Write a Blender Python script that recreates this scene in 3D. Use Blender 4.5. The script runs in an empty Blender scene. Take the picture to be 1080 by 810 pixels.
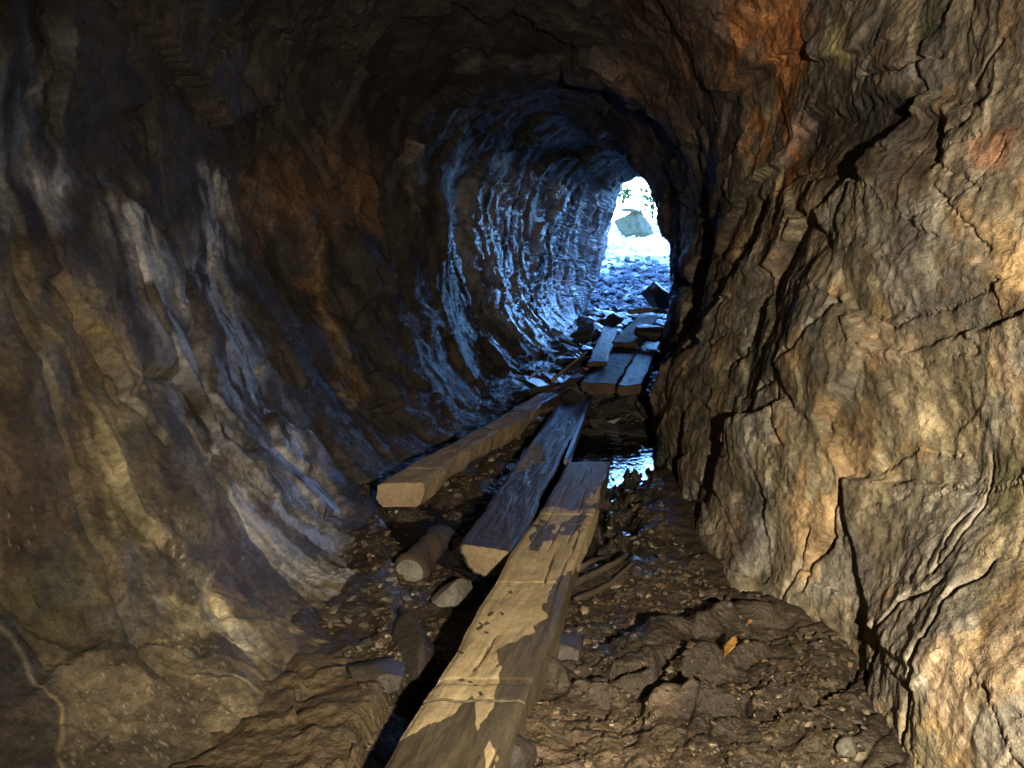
import bpy, bmesh, math, random
import numpy as np
from mathutils import Vector, Matrix, Euler

random.seed(7)
rng = np.random.default_rng(7)
sc = bpy.context.scene
COL = sc.collection
R = math.radians

# ------------------------------------------------------------------ camera
F, CX, CY, HOR, CAMZ = 848.0, 540.0, 405.0, 300.0, 1.25      # photo is 1080 x 810
PITCH = math.atan((CY - HOR) / F)
cam_d = bpy.data.cameras.new('camera')
cam_d.sensor_width = 36.0
cam_d.lens = 36.0 * F / 1080.0
cam_d.clip_start = 0.05
cam_d.clip_end = 500.0
cam = bpy.data.objects.new('camera', cam_d)
COL.objects.link(cam)
cam.location = (0, 0, CAMZ)
cam.rotation_euler = (math.pi / 2 - PITCH, 0, 0)
sc.camera = cam

# ------------------------------------------------------------------ sky, sun, torch
SUN_EL, SUN_AZ = 30.0, 168.0          # azimuth measured from +Y towards +X
w = bpy.data.worlds.new('World')
sc.world = w
w.use_nodes = True
wn = w.node_tree
wn.nodes.clear()
o_ = wn.nodes.new('ShaderNodeOutputWorld')
b_ = wn.nodes.new('ShaderNodeBackground')
s_ = wn.nodes.new('ShaderNodeTexSky')
s_.sky_type = 'NISHITA'
s_.sun_disc = False
s_.sun_elevation = R(SUN_EL)
s_.sun_rotation = R(SUN_AZ)
s_.air_density = 1.0
s_.dust_density = 0.0
s_.ozone_density = 10.0
b_.inputs['Strength'].default_value = 0.15
wn.links.new(s_.outputs[0], b_.inputs[0])
wn.links.new(b_.outputs[0], o_.inputs[0])

sun_d = bpy.data.lights.new('sun', 'SUN')
sun_d.energy = 3.0
sun_d.angle = R(0.5)
sun_d.color = (1.0, 0.95, 0.86)
sun = bpy.data.objects.new('sun', sun_d)
COL.objects.link(sun)
sv = Vector((math.sin(R(SUN_AZ)) * math.cos(R(SUN_EL)), math.cos(R(SUN_AZ)) * math.cos(R(SUN_EL)), math.sin(R(SUN_EL))))
sun.rotation_euler = sv.to_track_quat('Z', 'Y').to_euler()
sun.location = (4, 20, 12)

# the hand torch the photographer carries: it is what lights the near rock
tor_d = bpy.data.lights.new('hand_torch', 'SPOT')
tor_d.energy = 20.0
tor_d.color = (1.0, 0.86, 0.65)
tor_d.spot_size = R(110)
tor_d.spot_blend = 1.0
tor_d.shadow_soft_size = 0.025
tor = bpy.data.objects.new('hand_torch', tor_d)
COL.objects.link(tor)
tor.location = (0.42, -0.40, 1.28)
tor.rotation_euler = (Vector((0.42, -0.40, 1.28)) - Vector((0.95, 3.4, 0.72))).to_track_quat('Z', 'Y').to_euler()

# sampling guide for the daylight that comes in by the exit (emits nothing itself)
por_d = bpy.data.lights.new('exit_portal', 'AREA')
por_d.shape = 'RECTANGLE'
por_d.size, por_d.size_y = 3.6, 3.6
por_d.cycles.is_portal = True
por = bpy.data.objects.new('exit_portal', por_d)
COL.objects.link(por)
por.location = (2.85, 16.25, 2.0)
por.rotation_euler = (R(-90), 0, 0)

vs = sc.view_settings
vs.view_transform = 'Standard'
vs.look = 'None'
vs.exposure = 5.3
vs.gamma = 1.0
cy = sc.cycles
cy.use_denoising = True
cy.max_bounces = 5
cy.diffuse_bounces = 3
cy.glossy_bounces = 3
cy.transmission_bounces = 1
cy.adaptive_threshold = 0.03
cy.sample_clamp_indirect = 6.0
cy.caustics_reflective = False
cy.caustics_refractive = False

# ------------------------------------------------------------------ pixel <-> place
cp, sp = math.cos(PITCH), math.sin(PITCH)
def ray(px, py):
    x = (px - CX) / F; y = (CY - py) / F
    return Vector((x, cp + y * sp, -sp + y * cp))
def at_y(px, py, Y):
    d = ray(px, py); t = Y / d.y
    return Vector((d.x * t, Y, CAMZ + d.z * t))
def at_z(px, py, z):
    d = ray(px, py); t = (z - CAMZ) / d.z
    return Vector((d.x * t, d.y * t, z))
def project(P):
    X, Y, Z = P[..., 0], P[..., 1], P[..., 2] - CAMZ
    fw = np.maximum(Y * cp - Z * sp, 0.05)
    up = Y * sp + Z * cp
    return CX + F * X / fw, CY - F * up / fw

# ------------------------------------------------------------------ numpy noise
def _h(ix, iy, seed):
    x = (ix.astype(np.int64) * 374761393 + iy.astype(np.int64) * 668265263 + seed * 974634777) & 0xFFFFFFFF
    x = ((x ^ (x >> 13)) * 1274126177) & 0xFFFFFFFF
    x = ((x ^ (x >> 16)) * 2246822519) & 0xFFFFFFFF
    return ((x ^ (x >> 15)) & 0xFFFFFF) / float(0x1000000)
def perlin(x, y, seed=0):
    ix = np.floor(x); iy = np.floor(y); fx = x - ix; fy = y - iy
    ux = fx * fx * fx * (fx * (fx * 6 - 15) + 10); uy = fy * fy * fy * (fy * (fy * 6 - 15) + 10)
    def g(dx, dy):
        a = _h(ix + dx, iy + dy, seed) * 6.28318
        return np.cos(a) * (fx - dx) + np.sin(a) * (fy - dy)
    a = g(0, 0); b = g(1, 0); c = g(0, 1); d = g(1, 1)
    a = a + ux * (b - a); c = c + ux * (d - c)
    return (a + uy * (c - a)) * 1.5
def fbm(x, y, seed=0, octv=4, gain=.5):
    s = 0; A = 1; f = 1
    for i in range(octv):
        s = s + A * perlin(x * f + 13.7 * i, y * f - 7.1 * i, seed + i); A *= gain; f *= 2.03
    return s
def facets(x, y, seed=0, tilt=1.0, off=.5):
    """broken-rock relief: flat tilted cells; returns height (-1..1), edge distance, cell random"""
    ix = np.floor(x); iy = np.floor(y)
    f1 = np.full(x.shape, 9.0); f2 = np.full(x.shape, 9.0)
    cxv = np.zeros(x.shape); cyv = np.zeros(x.shape); cid = np.zeros(x.shape)
    for dx in (-1, 0, 1):
        for dy in (-1, 0, 1):
            qx = ix + dx; qy = iy + dy
            jx = qx + _h(qx, qy, seed); jy = qy + _h(qx, qy, seed + 31)
            d = (x - jx) ** 2 + (y - jy) ** 2
            near = d < f1
            f2 = np.where(near, f1, np.minimum(f2, d))
            cxv = np.where(near, x - jx, cxv); cyv = np.where(near, y - jy, cyv)
            cid = np.where(near, _h(qx, qy, seed + 77), cid)
            f1 = np.where(near, d, f1)
    e = np.sqrt(f2) - np.sqrt(f1)
    a1 = _h(np.floor(cid * 99991), np.floor(cid * 777), seed + 5) * 2 - 1
    a2 = _h(np.floor(cid * 54321), np.floor(cid * 333), seed + 6) * 2 - 1
    return (cid * 2 - 1) * off + tilt * (a1 * cxv + a2 * cyv), e, cid
def sstep(a, b, x):
    t = np.clip((x - a) / (b - a), 0, 1); return t * t * (3 - 2 * t)
def seg_dist(px, py, pts):
    d = np.full(px.shape, 1e9)
    for (x0, y0), (x1, y1) in zip(pts[:-1], pts[1:]):
        vx, vy = x1 - x0, y1 - y0; L = vx * vx + vy * vy + 1e-9
        t = np.clip(((px - x0) * vx + (py - y0) * vy) / L, 0, 1)
        d = np.minimum(d, np.hypot(px - x0 - t * vx, py - y0 - t * vy))
    return d
def in_poly(px, py, pts):
    ins = np.zeros(px.shape, bool)
    n = len(pts)
    for i in range(n):
        x0, y0 = pts[i]; x1, y1 = pts[(i + 1) % n]
        if y0 == y1: continue
        c = ((y0 > py) != (y1 > py)) & (px < (x1 - x0) * (py - y0) / (y1 - y0) + x0)
        ins ^= c
    return ins
def poly_mask(px, py, pts, soft):
    d = seg_dist(px, py, list(pts) + [pts[0]])
    return sstep(-soft, soft, np.where(in_poly(px, py, pts), d, -d))

# ------------------------------------------------------------------ mesh helpers
def tag(o, label=None, cat=None, group=None, kind=None):
    if label: o['label'] = label
    if cat: o['category'] = cat
    if group: o['group'] = group
    if kind: o['kind'] = kind
    return o
def mesh_np(name, V, Fq, mat=None, smooth=True, parent=None, attrs=None, tris=False):
    me = bpy.data.meshes.new(name)
    V = np.ascontiguousarray(V, dtype=np.float32).reshape(-1, 3)
    Fq = np.ascontiguousarray(Fq, dtype=np.int32)
    k = Fq.shape[1]
    me.vertices.add(len(V)); me.vertices.foreach_set('co', V.ravel())
    me.loops.add(Fq.size); me.loops.foreach_set('vertex_index', Fq.ravel())
    me.polygons.add(len(Fq))
    me.polygons.foreach_set('loop_start', np.arange(0, Fq.size, k, dtype=np.int32))
    me.polygons.foreach_set('use_smooth', np.full(len(Fq), smooth, dtype=bool))
    me.update(calc_edges=True)
    me.validate()
    for an, arr in (attrs or {}).items():
        arr = np.asarray(arr, dtype=np.float32)
        if arr.ndim == 1:
            at = me.attributes.new(an, 'FLOAT', 'POINT'); at.data.foreach_set('value', arr)
        else:
            c4 = np.ones((len(V), 4), np.float32); c4[:, :3] = arr.reshape(-1, 3)
            at = me.attributes.new(an, 'FLOAT_COLOR', 'POINT'); at.data.foreach_set('color', c4.ravel())
    if mat: me.materials.append(mat)
    o = bpy.data.objects.new(name, me); COL.objects.link(o)
    if parent: o.parent = parent
    return o
def grid_faces(nr, nc, flip=False):
    i = np.arange(nr - 1)[:, None] * nc + np.arange(nc - 1)[None, :]
    q = np.stack([i, i + 1, i + nc + 1, i + nc], -1).reshape(-1, 4)
    return q[:, ::-1] if flip else q

# ------------------------------------------------------------------ materials
class NT:
    def __init__(s, name):
        s.m = bpy.data.materials.new(name); s.m.use_nodes = True
        s.t = s.m.node_tree; s.p = s.t.nodes['Principled BSDF']
    def n(s, typ, **kw):
        x = s.t.nodes.new('ShaderNode' + typ)
        for k, v in kw.items(): setattr(x, k, v)
        return x
    def l(s, a, b): s.t.links.new(a, b)
    def noise(s, vec, scale, detail=6, rough=.6, dist=0.0):
        x = s.n('TexNoise'); x.inputs['Scale'].default_value = scale
        x.inputs['Detail'].default_value = detail; x.inputs['Roughness'].default_value = rough
        x.inputs['Distortion'].default_value = dist
        s.l(vec, x.inputs['Vector']); return x.outputs['Fac']
    def ramp(s, fac, stops):
        x = s.n('ValToRGB'); e = x.color_ramp.elements
        while len(e) < len(stops): e.new(.5)
        for i, (p, c) in enumerate(stops):
            e[i].position = p; e[i].color = (*c, 1) if isinstance(c, tuple) else (c, c, c, 1)
        s.l(fac, x.inputs[0]); return x.outputs[0]
    def math(s, op, a, b=None):
        x = s.n('Math', operation=op)
        for i, v in enumerate((a, b)):
            if v is None: continue
            if isinstance(v, (int, float)): x.inputs[i].default_value = v
            else: s.l(v, x.inputs[i])
        return x.outputs[0]
    def mix(s, fac, a, b, mode='MIX'):
        x = s.n('Mix', data_type='RGBA', blend_type=mode)
        for k, v in ((0, fac), (6, a), (7, b)):
            if isinstance(v, (int, float)): x.inputs[k].default_value = v
            elif isinstance(v, tuple): x.inputs[k].default_value = (*v, 1)
            else: s.l(v, x.inputs[k])
        return x.outputs[2]
    def bump(s, h, strength, dist, prev=None):
        x = s.n('Bump'); x.inputs['Strength'].default_value = strength; x.inputs['Distance'].default_value = dist
        s.l(h, x.inputs['Height'])
        if prev is not None: s.l(prev, x.inputs['Normal'])
        return x.outputs[0]
    def coord(s, scale=(1, 1, 1), rot=(0, 0, 0)):
        c = s.n('TexCoord'); m = s.n('Mapping')
        m.inputs['Scale'].default_value = scale; m.inputs['Rotation'].default_value = rot
        s.l(c.outputs['Object'], m.inputs[0]); return m.outputs[0]

def rock_attr_mat(name, fine=1.0, stretch=(1, 1, 1)):
    N = NT(name)
    A = N.n('Attribute', attribute_name='Col'); W = N.n('Attribute', attribute_name='wet')
    v = N.coord(stretch)
    n1 = N.noise(v, 9, 4, .65); n2 = N.noise(v, 55, 4, .75)
    mott = N.ramp(n1, [(.28, .55), (.5, 1.0), (.72, 1.45)])
    c = N.mix(1.0, A.outputs['Color'], mott, 'MULTIPLY')
    gr = N.ramp(n2, [(.3, .62), (.5, 1.0), (.72, 1.5)])
    c = N.mix(1.0, c, gr, 'MULTIPLY')
    N.l(c, N.p.inputs['Base Color'])
    # roughness from wetness, broken up
    wv = N.math('ADD', W.outputs['Fac'], N.math('MULTIPLY', N.math('SUBTRACT', n1, .5), .7))
    ro = N.n('MapRange'); ro.inputs[1].default_value = 0; ro.inputs[2].default_value = 1
    ro.inputs[3].default_value = .82; ro.inputs[4].default_value = .20
    N.l(wv, ro.inputs[0]); N.l(ro.outputs[0], N.p.inputs['Roughness'])
    vo = N.n('TexVoronoi', feature='F1'); vo.inputs['Scale'].default_value = 34
    N.l(v, vo.inputs['Vector'])
    b = N.bump(N.math('ADD', n2, N.math('MULTIPLY', vo.outputs['Distance'], .6)), .9, .013 * fine)
    N.l(b, N.p.inputs['Normal'])
    return N.m
M_WALL = rock_attr_mat('tunnel_rock', 1.0, (1, .5, 1))
M_FLOOR = rock_attr_mat('floor_rock', 1.1)

def stone_mat(name, col, rough=.5, var=.5):
    N = NT(name); v = N.coord()
    n1 = N.noise(v, 7, 8, .65, .3); n2 = N.noise(v, 60, 6, .7)
    oi = N.n('ObjectInfo')
    c = N.mix(1.0, tuple(col), N.ramp(n1, [(.25, 1 - var), (.5, 1.0), (.75, 1 + var)]), 'MULTIPLY')
    c = N.mix(1.0, c, N.ramp(n2, [(.3, .7), (.5, 1.0), (.7, 1.35)]), 'MULTIPLY')
    c = N.mix(1.0, c, N.ramp(oi.outputs['Random'], [(0, .7), (1, 1.3)]), 'MULTIPLY')
    N.l(c, N.p.inputs['Base Color'])
    N.l(N.ramp(n1, [(.3, min(1, rough + .2)), (.7, max(.1, rough - .2))]), N.p.inputs['Roughness'])
    N.l(N.bump(n2, .6, .006, N.bump(n1, .8, .03)), N.p.inputs['Normal'])
    return N.m
M_STONE_WET = stone_mat('wet_dark_stone', (.05, .041, .032), .5)
M_STONE_TAN = stone_mat('tan_stone', (.24, .19, .12), .6)
M_STONE_GREY = stone_mat('grey_stone', (.16, .15, .12), .45)
M_STONE_RED = stone_mat('rusty_stone', (.10, .058, .036), .55)
M_STONE_BROWN = stone_mat('brown_stone', (.075, .055, .036), .5)
M_STONE_PALE = stone_mat('pale_outdoor_stone', (.42, .42, .40), .75, .35)
M_BOULDER = stone_mat('lichen_boulder', (.055, .055, .022), .9, .5)

def timber_mat(name, dry, wetc, axis_scale=(1, 1, 1)):
    """mud-caked hewn timber; attribute 'stain' = damp patches"""
    N = NT(name)
    S = N.n('Attribute', attribute_name='stain')
    v = N.coord(axis_scale); vi = N.coord()
    g = N.noise(v, 9, 8, .65, .6); n2 = N.noise(vi, 70, 5, .7); n3 = N.noise(vi, 6, 6, .6)
    d = N.mix(1.0, tuple(dry), N.ramp(n3, [(.3, .72), (.5, 1.0), (.72, 1.22)]), 'MULTIPLY')
    d = N.mix(1.0, d, N.ramp(g, [(.3, .9), (.5, 1.0), (.7, 1.08)]), 'MULTIPLY')
    ww = N.mix(1.0, tuple(wetc), N.ramp(g, [(.25, .5), (.5, 1.0), (.75, 1.6)]), 'MULTIPLY')
    sf = N.ramp(N.math('ADD', S.outputs['Fac'], N.math('MULTIPLY', N.math('SUBTRACT', n2, .5), .35)), [(.42, 0.0), (.58, 1.0)])
    c = N.mix(sf, d, ww)
    c = N.mix(1.0, c, N.ramp(n2, [(.3, .8), (.5, 1.0), (.7, 1.2)]), 'MULTIPLY')
    N.l(c, N.p.inputs['Base Color'])
    N.l(N.ramp(sf, [(0, .85), (1, .6)]), N.p.inputs['Roughness'])
    N.l(N.bump(n2, .5, .003, N.bump(g, .6, .008)), N.p.inputs['Normal'])
    return N.m
AX = (5, .5, 5)
M_BEAM = timber_mat('mud_caked_timber', (.46, .355, .195), (.10, .078, .046), AX)
M_BEAM_DARK = timber_mat('damp_timber', (.27, .205, .12), (.05, .036, .026), AX)
M_BEAM_BROWN = timber_mat('brown_hewn_timber', (.27, .20, .115), (.07, .05, .03), AX)
M_PLANK_FAR = timber_mat('wet_far_plank', (.12, .09, .066), (.035, .03, .027), AX)
M_LOG = timber_mat('waterlogged_wood', (.06, .042, .026), (.05, .036, .026), (5, 2, 5))
M_PLANK_FAR.node_tree.nodes['Principled BSDF'].inputs['Specular IOR Level'].default_value = .2
M_TWIG = timber_mat('old_stick', (.30, .25, .19), (.10, .08, .06), (4, 4, 4))

def plain(name, col, rough, metal=0.0, scale=30):
    N = NT(name); v = N.coord(); n = N.noise(v, scale, 6, .65)
    N.l(N.mix(1.0, tuple(col), N.ramp(n, [(.3, .55), (.5, 1.0), (.7, 1.4)]), 'MULTIPLY'), N.p.inputs['Base Color'])
    N.p.inputs['Roughness'].default_value = rough; N.p.inputs['Metallic'].default_value = metal
    N.l(N.bump(n, .4, .004), N.p.inputs['Normal'])
    return N.m
M_IRON = plain('worn_iron', (.32, .29, .26), .3, 1.0, 40)
M_LEAF = plain('dead_leaf', (.32, .17, .035), .7, 0, 60)
M_MOSS = plain('moss_leaf', (.16, .17, .03), .7, 0, 60)

def water_mat():
    N = NT('puddle_water'); v = N.coord((1.0, .6, 1))
    N.p.inputs['Base Color'].default_value = (.012, .011, .008, 1)
    N.p.inputs['Roughness'].default_value = .03
    N.p.inputs['IOR'].default_value = 1.33
    n = N.noise(v, 16, 3, .5, .5)
    N.l(N.bump(n, .3, .02), N.p.inputs['Normal'])
    return N.m
M_WATER = water_mat()

# ------------------------------------------------------------------ the tunnel: cross-sections
RINGS = {  # depth Y : outline in pixels, left foot over the roof to the right foot
 2.1: [(385,812),(250,770),(110,690),(0,540),(-80,330),(-110,80),(-60,-250),(400,-520),(860,-420),(1090,-150),(1130,80),(1110,300),(1060,480),(980,650),(925,812)],
 3.4: [(378,612),(330,585),(270,525),(205,430),(150,300),(115,120),(150,-110),(480,-280),(800,-230),(930,-60),(930,90),(890,230),(850,400),(800,540),(765,612)],
 5.3: [(425,500),(395,478),(355,430),(315,360),(285,270),(270,160),(310,30),(480,-70),(640,-50),(745,30),(785,120),(790,220),(765,320),(725,420),(705,500)],
 7.6: [(522,445),(500,428),(476,385),(462,325),(458,250),(462,180),(492,125),(555,92),(630,90),(690,122),(722,170),(735,235),(728,300),(706,375),(690,445)],
 9.2: [(545,412),(515,392),(490,350),(472,300),(464,240),(470,180),(500,128),(560,92),(635,90),(686,125),(712,178),(722,235),(720,295),(704,355),(692,412)],
 11.0: [(578,380),(555,362),(530,330),(510,285),(503,235),(512,185),(540,145),(585,122),(632,136),(668,170),(691,212),(703,255),(707,295),(704,335),(697,380)],
 13.5: [(608,352),(590,335),(577,310),(572,270),(577,230),(592,195),(612,172),(635,160),(662,162),(694,176),(718,205),(732,243),(736,285),(732,320),(724,352)],  # right side widened out of view to admit more daylight; next ring too
 16.0: [(622,336),(620,328),(625,310),(632,285),(640,250),(648,222),(655,200),(662,190),(682,186),(722,198),(746,225),(756,260),(758,290),(756,315),(748,336)],
}
def floor_z(Y):
    return np.interp(Y, [-9, 6.5, 8, 11, 13.5, 16, 18], [0, 0, .06, .30, .50, .64, .70])
ctrl_Y = []; ctrl = []
base = np.array([[at_y(px, py, 2.1).x, at_y(px, py, 2.1).z] for px, py in RINGS[2.1]])
for Yb in (-5.0, -3.0, -1.0, 0.6):
    r = base.copy(); r[:, 0] += (Yb - 2.1) * .13
    ctrl_Y.append(Yb); ctrl.append(r)
for Yk, pts in RINGS.items():
    ctrl_Y.append(Yk); ctrl.append(np.array([[at_y(px, py, Yk).x, at_y(px, py, Yk).z] for px, py in pts]))
ctrl_Y = np.array(ctrl_Y); ctrl = np.array(ctrl)
# feet run on below the floor
foot_l = ctrl[:, :1] + np.array([.10, -.45]); foot_r = ctrl[:, -1:] + np.array([-.06, -.45])
ctrl = np.concatenate([foot_l, ctrl, foot_r], 1)
def catmull(P, t):
    """P (n, ...) values at 0..n-1, t in that range"""
    n = len(P); i = np.clip(np.floor(t).astype(int), 0, n - 2); f = t - i
    f = f.reshape((-1,) + (1,) * (P.ndim - 1))
    p1 = P[i]; p2 = P[i + 1]
    p0 = np.where((i > 0).reshape(f.shape), P[np.maximum(i - 1, 0)], 2 * p1 - p2)
    p3 = np.where((i < n - 2).reshape(f.shape), P[np.minimum(i + 2, n - 1)], 2 * p2 - p1)
    return .5 * (2 * p1 + (p2 - p0) * f + (2 * p0 - 5 * p1 + 4 * p2 - p3) * f ** 2 + (3 * p1 - p0 - 3 * p2 + p3) * f ** 3)
rowsY = np.concatenate([np.linspace(-5, 1.3, 40)[:-1], np.exp(np.linspace(math.log(1.3), math.log(5.6), 540))[:-1], np.exp(np.linspace(math.log(5.6), math.log(16.0), 280))])
tY = np.interp(rowsY, ctrl_Y, np.arange(len(ctrl_Y)))
rowc = catmull(ctrl, tY)                                   # (rows, 17, 2)
NV = 820
NC = ctrl.shape[1] - 1
tv = np.interp(np.linspace(0, 1, NV), [0, .40, .54, 1], [0, .40 * NC, .60 * NC, NC])   # fewer columns in the roof
XZ = np.moveaxis(catmull(np.moveaxis(rowc, 1, 0), tv), 0, 1)
P0 = np.stack([XZ[..., 0], np.repeat(rowsY[:, None], NV, 1), XZ[..., 1]], -1)   # rest surface
dU = np.gradient(P0, axis=0); dV = np.gradient(P0, axis=1)
nrm = np.cross(dV, dU); nrm /= np.linalg.norm(nrm, axis=-1, keepdims=True) + 1e-9
cen = P0.mean(1, keepdims=True)
nrm *= np.sign(((cen - P0) * nrm).sum(-1, keepdims=True).mean())
S = np.cumsum(np.linalg.norm(dV, axis=-1), 1); S -= S[:, NV // 2:NV // 2 + 1]    # metres round the ring
A = P0[..., 1]
PX, PY = project(P0)
vv = np.repeat((tv / tv[-1])[None, :], len(rowsY), 0)
wR = sstep(.56, .66, vv); wL = 1 - sstep(.33, .43, vv); wC = np.clip(1 - wR - wL, 0, 1)
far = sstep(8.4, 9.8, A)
# domain warps
q1 = fbm(A * 1.3, S * 1.3, 3, 3); q2 = fbm(A * 1.3 + 50, S * 1.3, 4, 3)
def blur(M, n=1):
    for _ in range(n):
        M = (np.roll(M, 1, 0) + 2 * M + np.roll(M, -1, 0)) / 4
        M = (np.roll(M, 1, 1) + 2 * M + np.roll(M, -1, 1)) / 4
    return M
q3 = fbm(A * 6, S * 6, 5, 3); q4 = fbm(A * 6 + 50, S * 6, 6, 3)
D = .07 * fbm(A * .8, S * .8, 1, 3)
# right wall: diagonal jointed blocks
ca, sa = math.cos(R(52)), math.sin(R(52))
aw = (A + .09 * q1 + .014 * q3) * .5; sw = S + .045 * q2 + .008 * q4        # joints run far along the drive
ar = aw * ca - sw * sa; br = aw * sa + sw * ca
h1, e1, c1 = facets(ar / .46, br / .62, 11, .9, .28)
h2, e2, c2 = facets(ar / .17, br / .25, 12, 1.0, .2)
h3, e3, c3 = facets((A + .06 * q3) / .26, (S + .03 * q4) / .085, 13, .9, .25)
h4, e4, c4 = facets((A + .04 * q4) / .09, (S + .02 * q3) / .03, 14, .8, .3)
grow = np.clip(A / 4.5, .6, 1.25)
chip = sstep(-.1, .4, fbm(A * 1.1 + 9, S * 1.6, 15, 3)); gate = sstep(-.1, .2, fbm(A * 1.2 - 9, S * 1.9, 16, 2))
DR = (.088 * blur(h1) + .022 * h2 + (.002 + .007 * chip) * h3 + (.001 + .002 * chip) * h4) * grow - .03 * gate * np.exp(-(e1 / .012) ** 2) * (c1 > .5) - .012 * gate * np.exp(-(e2 / .02) ** 2) * (c2 > .7)
# left wall: bedding that runs round the bore
al = A + .20 * q1 + .014 * q3 + .12 * S * (1 - far); bl = S + .3 * q2
g1, k1, i1 = facets(al / .75, bl / 1.3, 21, .7, .35)
g2, k2, i2 = facets(al / .24, bl / .80, 22, .8, .4)
g3, k3, i3 = facets(al / .07, bl / .22, 23, .8, .4)
x1, x2_, x3 = facets((A + .1 * q1 + .02 * q3) / .55, (S + .1 * q2 + .02 * q4) / .36, 24, .9, .35)
brk = sstep(-.15, .35, fbm(A * .9 + 20, S * .9, 25, 3))
DL = .10 * blur(g1) + (.010 + .026 * brk) * blur(g2) + .008 * g3 + (.004 + .010 * chip) * h3 + .0035 * h4 + .055 * (1 - brk) * blur(x1) - .03 * np.exp(-(k1 / .03) ** 2) * (i1 > .55)
alf = A + .26 * q1 + .014 * q3; blf = S + .25 * q2
f1, m1, j1 = facets(alf / .50, blf / 1.7, 31, .8)
f2, m2, j2 = facets(alf / .15, blf / 1.5, 32, .9)
f3, m3, j3 = facets(alf / .07, blf / 1.3, 33, .9)
f4, m4, j4 = facets(alf / .026, blf / .6, 34, .9)
DF = .055 * f1 + .042 * f2 + .030 * f3 + .012 * f4
for yc, wd, dp in ((10.55, .30, .26),):
    DF -= dp * np.exp(-((alf - yc) / wd) ** 2) * sstep(-.1, .3, perlin(blf * .6 + yc, alf * .3, 35) + .35)
smooth_l = 1 - .5 * poly_mask(PX + 25 * q3, PY + 25 * q4, [(-400, 330), (60, 300), (200, 470), (390, 600), (420, 900), (-400, 900)], 50)
DL = DL * smooth_l
# roof
r1, t1, n1_ = facets((A + .12 * q1) / .85, (S + .08 * q2) / .55, 41, .8, .5)
r2, t2, n2_ = facets((A + .03 * q3) / .30, (S + .03 * q4) / .20, 42, .9, .4)
DC = .17 * r1 + .05 * r2 + .012 * h3
D = D + wR * DR + wL * (DL * (1 - far) + DF * far) + wC * (DC * (1 - .25 * far) + .22 * DF * far)
D += .006 * fbm(A * 14, S * 14, 51, 3) * (1 - .5 * wL)
D *= np.where(A > 14.5, np.interp(A, [14.5, 16], [1, .75]), 1)

# cracks, holes, ledges seen in the photograph -> carved into the rock
vis = (A > 1.6) & (A < 12)
def carve(pts, wpx, depth, ylo=1.5, yhi=12, side=None):
    global D
    x0 = min(p[0] for p in pts) - 30; x1 = max(p[0] for p in pts) + 30
    y0 = min(p[1] for p in pts) - 30; y1 = max(p[1] for p in pts) + 30
    m = (A > ylo) & (A < yhi) & (PX > x0) & (PX < x1) & (PY > y0) & (PY < y1)
    if side == 'r': m &= vv > .5
    if side == 'l': m &= vv < .5
    if not m.any(): return
    d = seg_dist(PX[m] + 5 * q3[m], PY[m] + 5 * q4[m], pts)
    w_ = .62 * wpx * (1 + .6 * q1[m])
    D[m] -= .75 * depth * np.exp(-(d / np.maximum(w_, .6)) ** 2)
for pts, wpx, dep in [
    ([(905,320),(870,360),(835,395),(800,430),(770,470)], 3.0, .06),
    ([(1078,300),(1020,330),(960,345),(905,320)], 2.0, .04),
    ([(1060,200),(1000,170),(940,160)], 2.0, .03),
    ([(1070,270),(1050,240),(1010,205)], 2.5, .05),
    ([(800,340),(788,370),(770,385)], 4.0, .08),
    ([(770,440),(745,480),(725,520),(700,550),(685,570)], 3.5, .06),
    ([(870,560),(850,590),(835,620)], 3.0, .05),
    ([(890,505),(872,545),(858,580),(840,600)], 3.5, .06),
    ([(850,560),(840,590),(808,640)], 3.0, .05),
    ([(1010,480),(960,470),(930,490),(900,500)], 1.8, .03),
    ([(1050,480),(1045,530),(1030,560),(1010,600),(990,610)], 2.2, .05),
    ([(1060,600),(1020,650),(1000,700),(985,760),(975,790)], 3.5, .07),
    ([(1010,620),(960,640),(935,665)], 3.0, .05),
    ([(928,660),(920,700),(912,740)], 5.0, .08),
    ([(1030,540),(1010,560),(1000,610)], 2.0, .04),
    ([(835,470),(830,430),(842,400)], 6.0, .06),
    ([(805,215),(800,240),(790,265)], 7.0, .10),
    ([(860,180),(830,185)], 3.0, .05),
    ([(1060,45),(1045,70),(1030,90)], 2.0, .04),
    ([(1000,55),(960,70),(920,75)], 3.0, .05),
    ([(1000,180),(1015,140),(1040,120)], 2.0, .04),
    ([(722,296),(736,304)], 13.0, .22),
    ([(715,345),(704,385),(697,410)], 5.0, .12),
    ([(740,250),(742,200),(730,140)], 4.0, .06)]:
    carve(pts, wpx, dep, side='r')
for pts, wpx, dep in [
    ([(62,290),(95,340),(130,420),(165,470)], 5.0, .05),
    ([(20,300),(60,430),(85,540),(110,620),(140,700),(160,720)], 6.0, .06),
    ([(160,420),(185,425)], 2.0, .03),
    ([(190,440),(220,500),(255,540),(300,600),(350,660)], 3.0, .035),
    ([(190,245),(197,300),(208,370),(230,440),(262,470)], 11.0, .09),
    ([(300,590),(330,625),(375,665)], 2.5, .03),
    ([(320,760),(350,755),(380,775)], 3.0, .04),
    ([(190,720),(250,735),(270,745)], 1.6, .02),
    ([(130,690),(150,685),(140,680)], 2.0, .02),
    ([(270,470),(300,500),(340,545)], 2.5, .03)]:
    carve(pts, wpx, dep, side='l')
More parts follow.
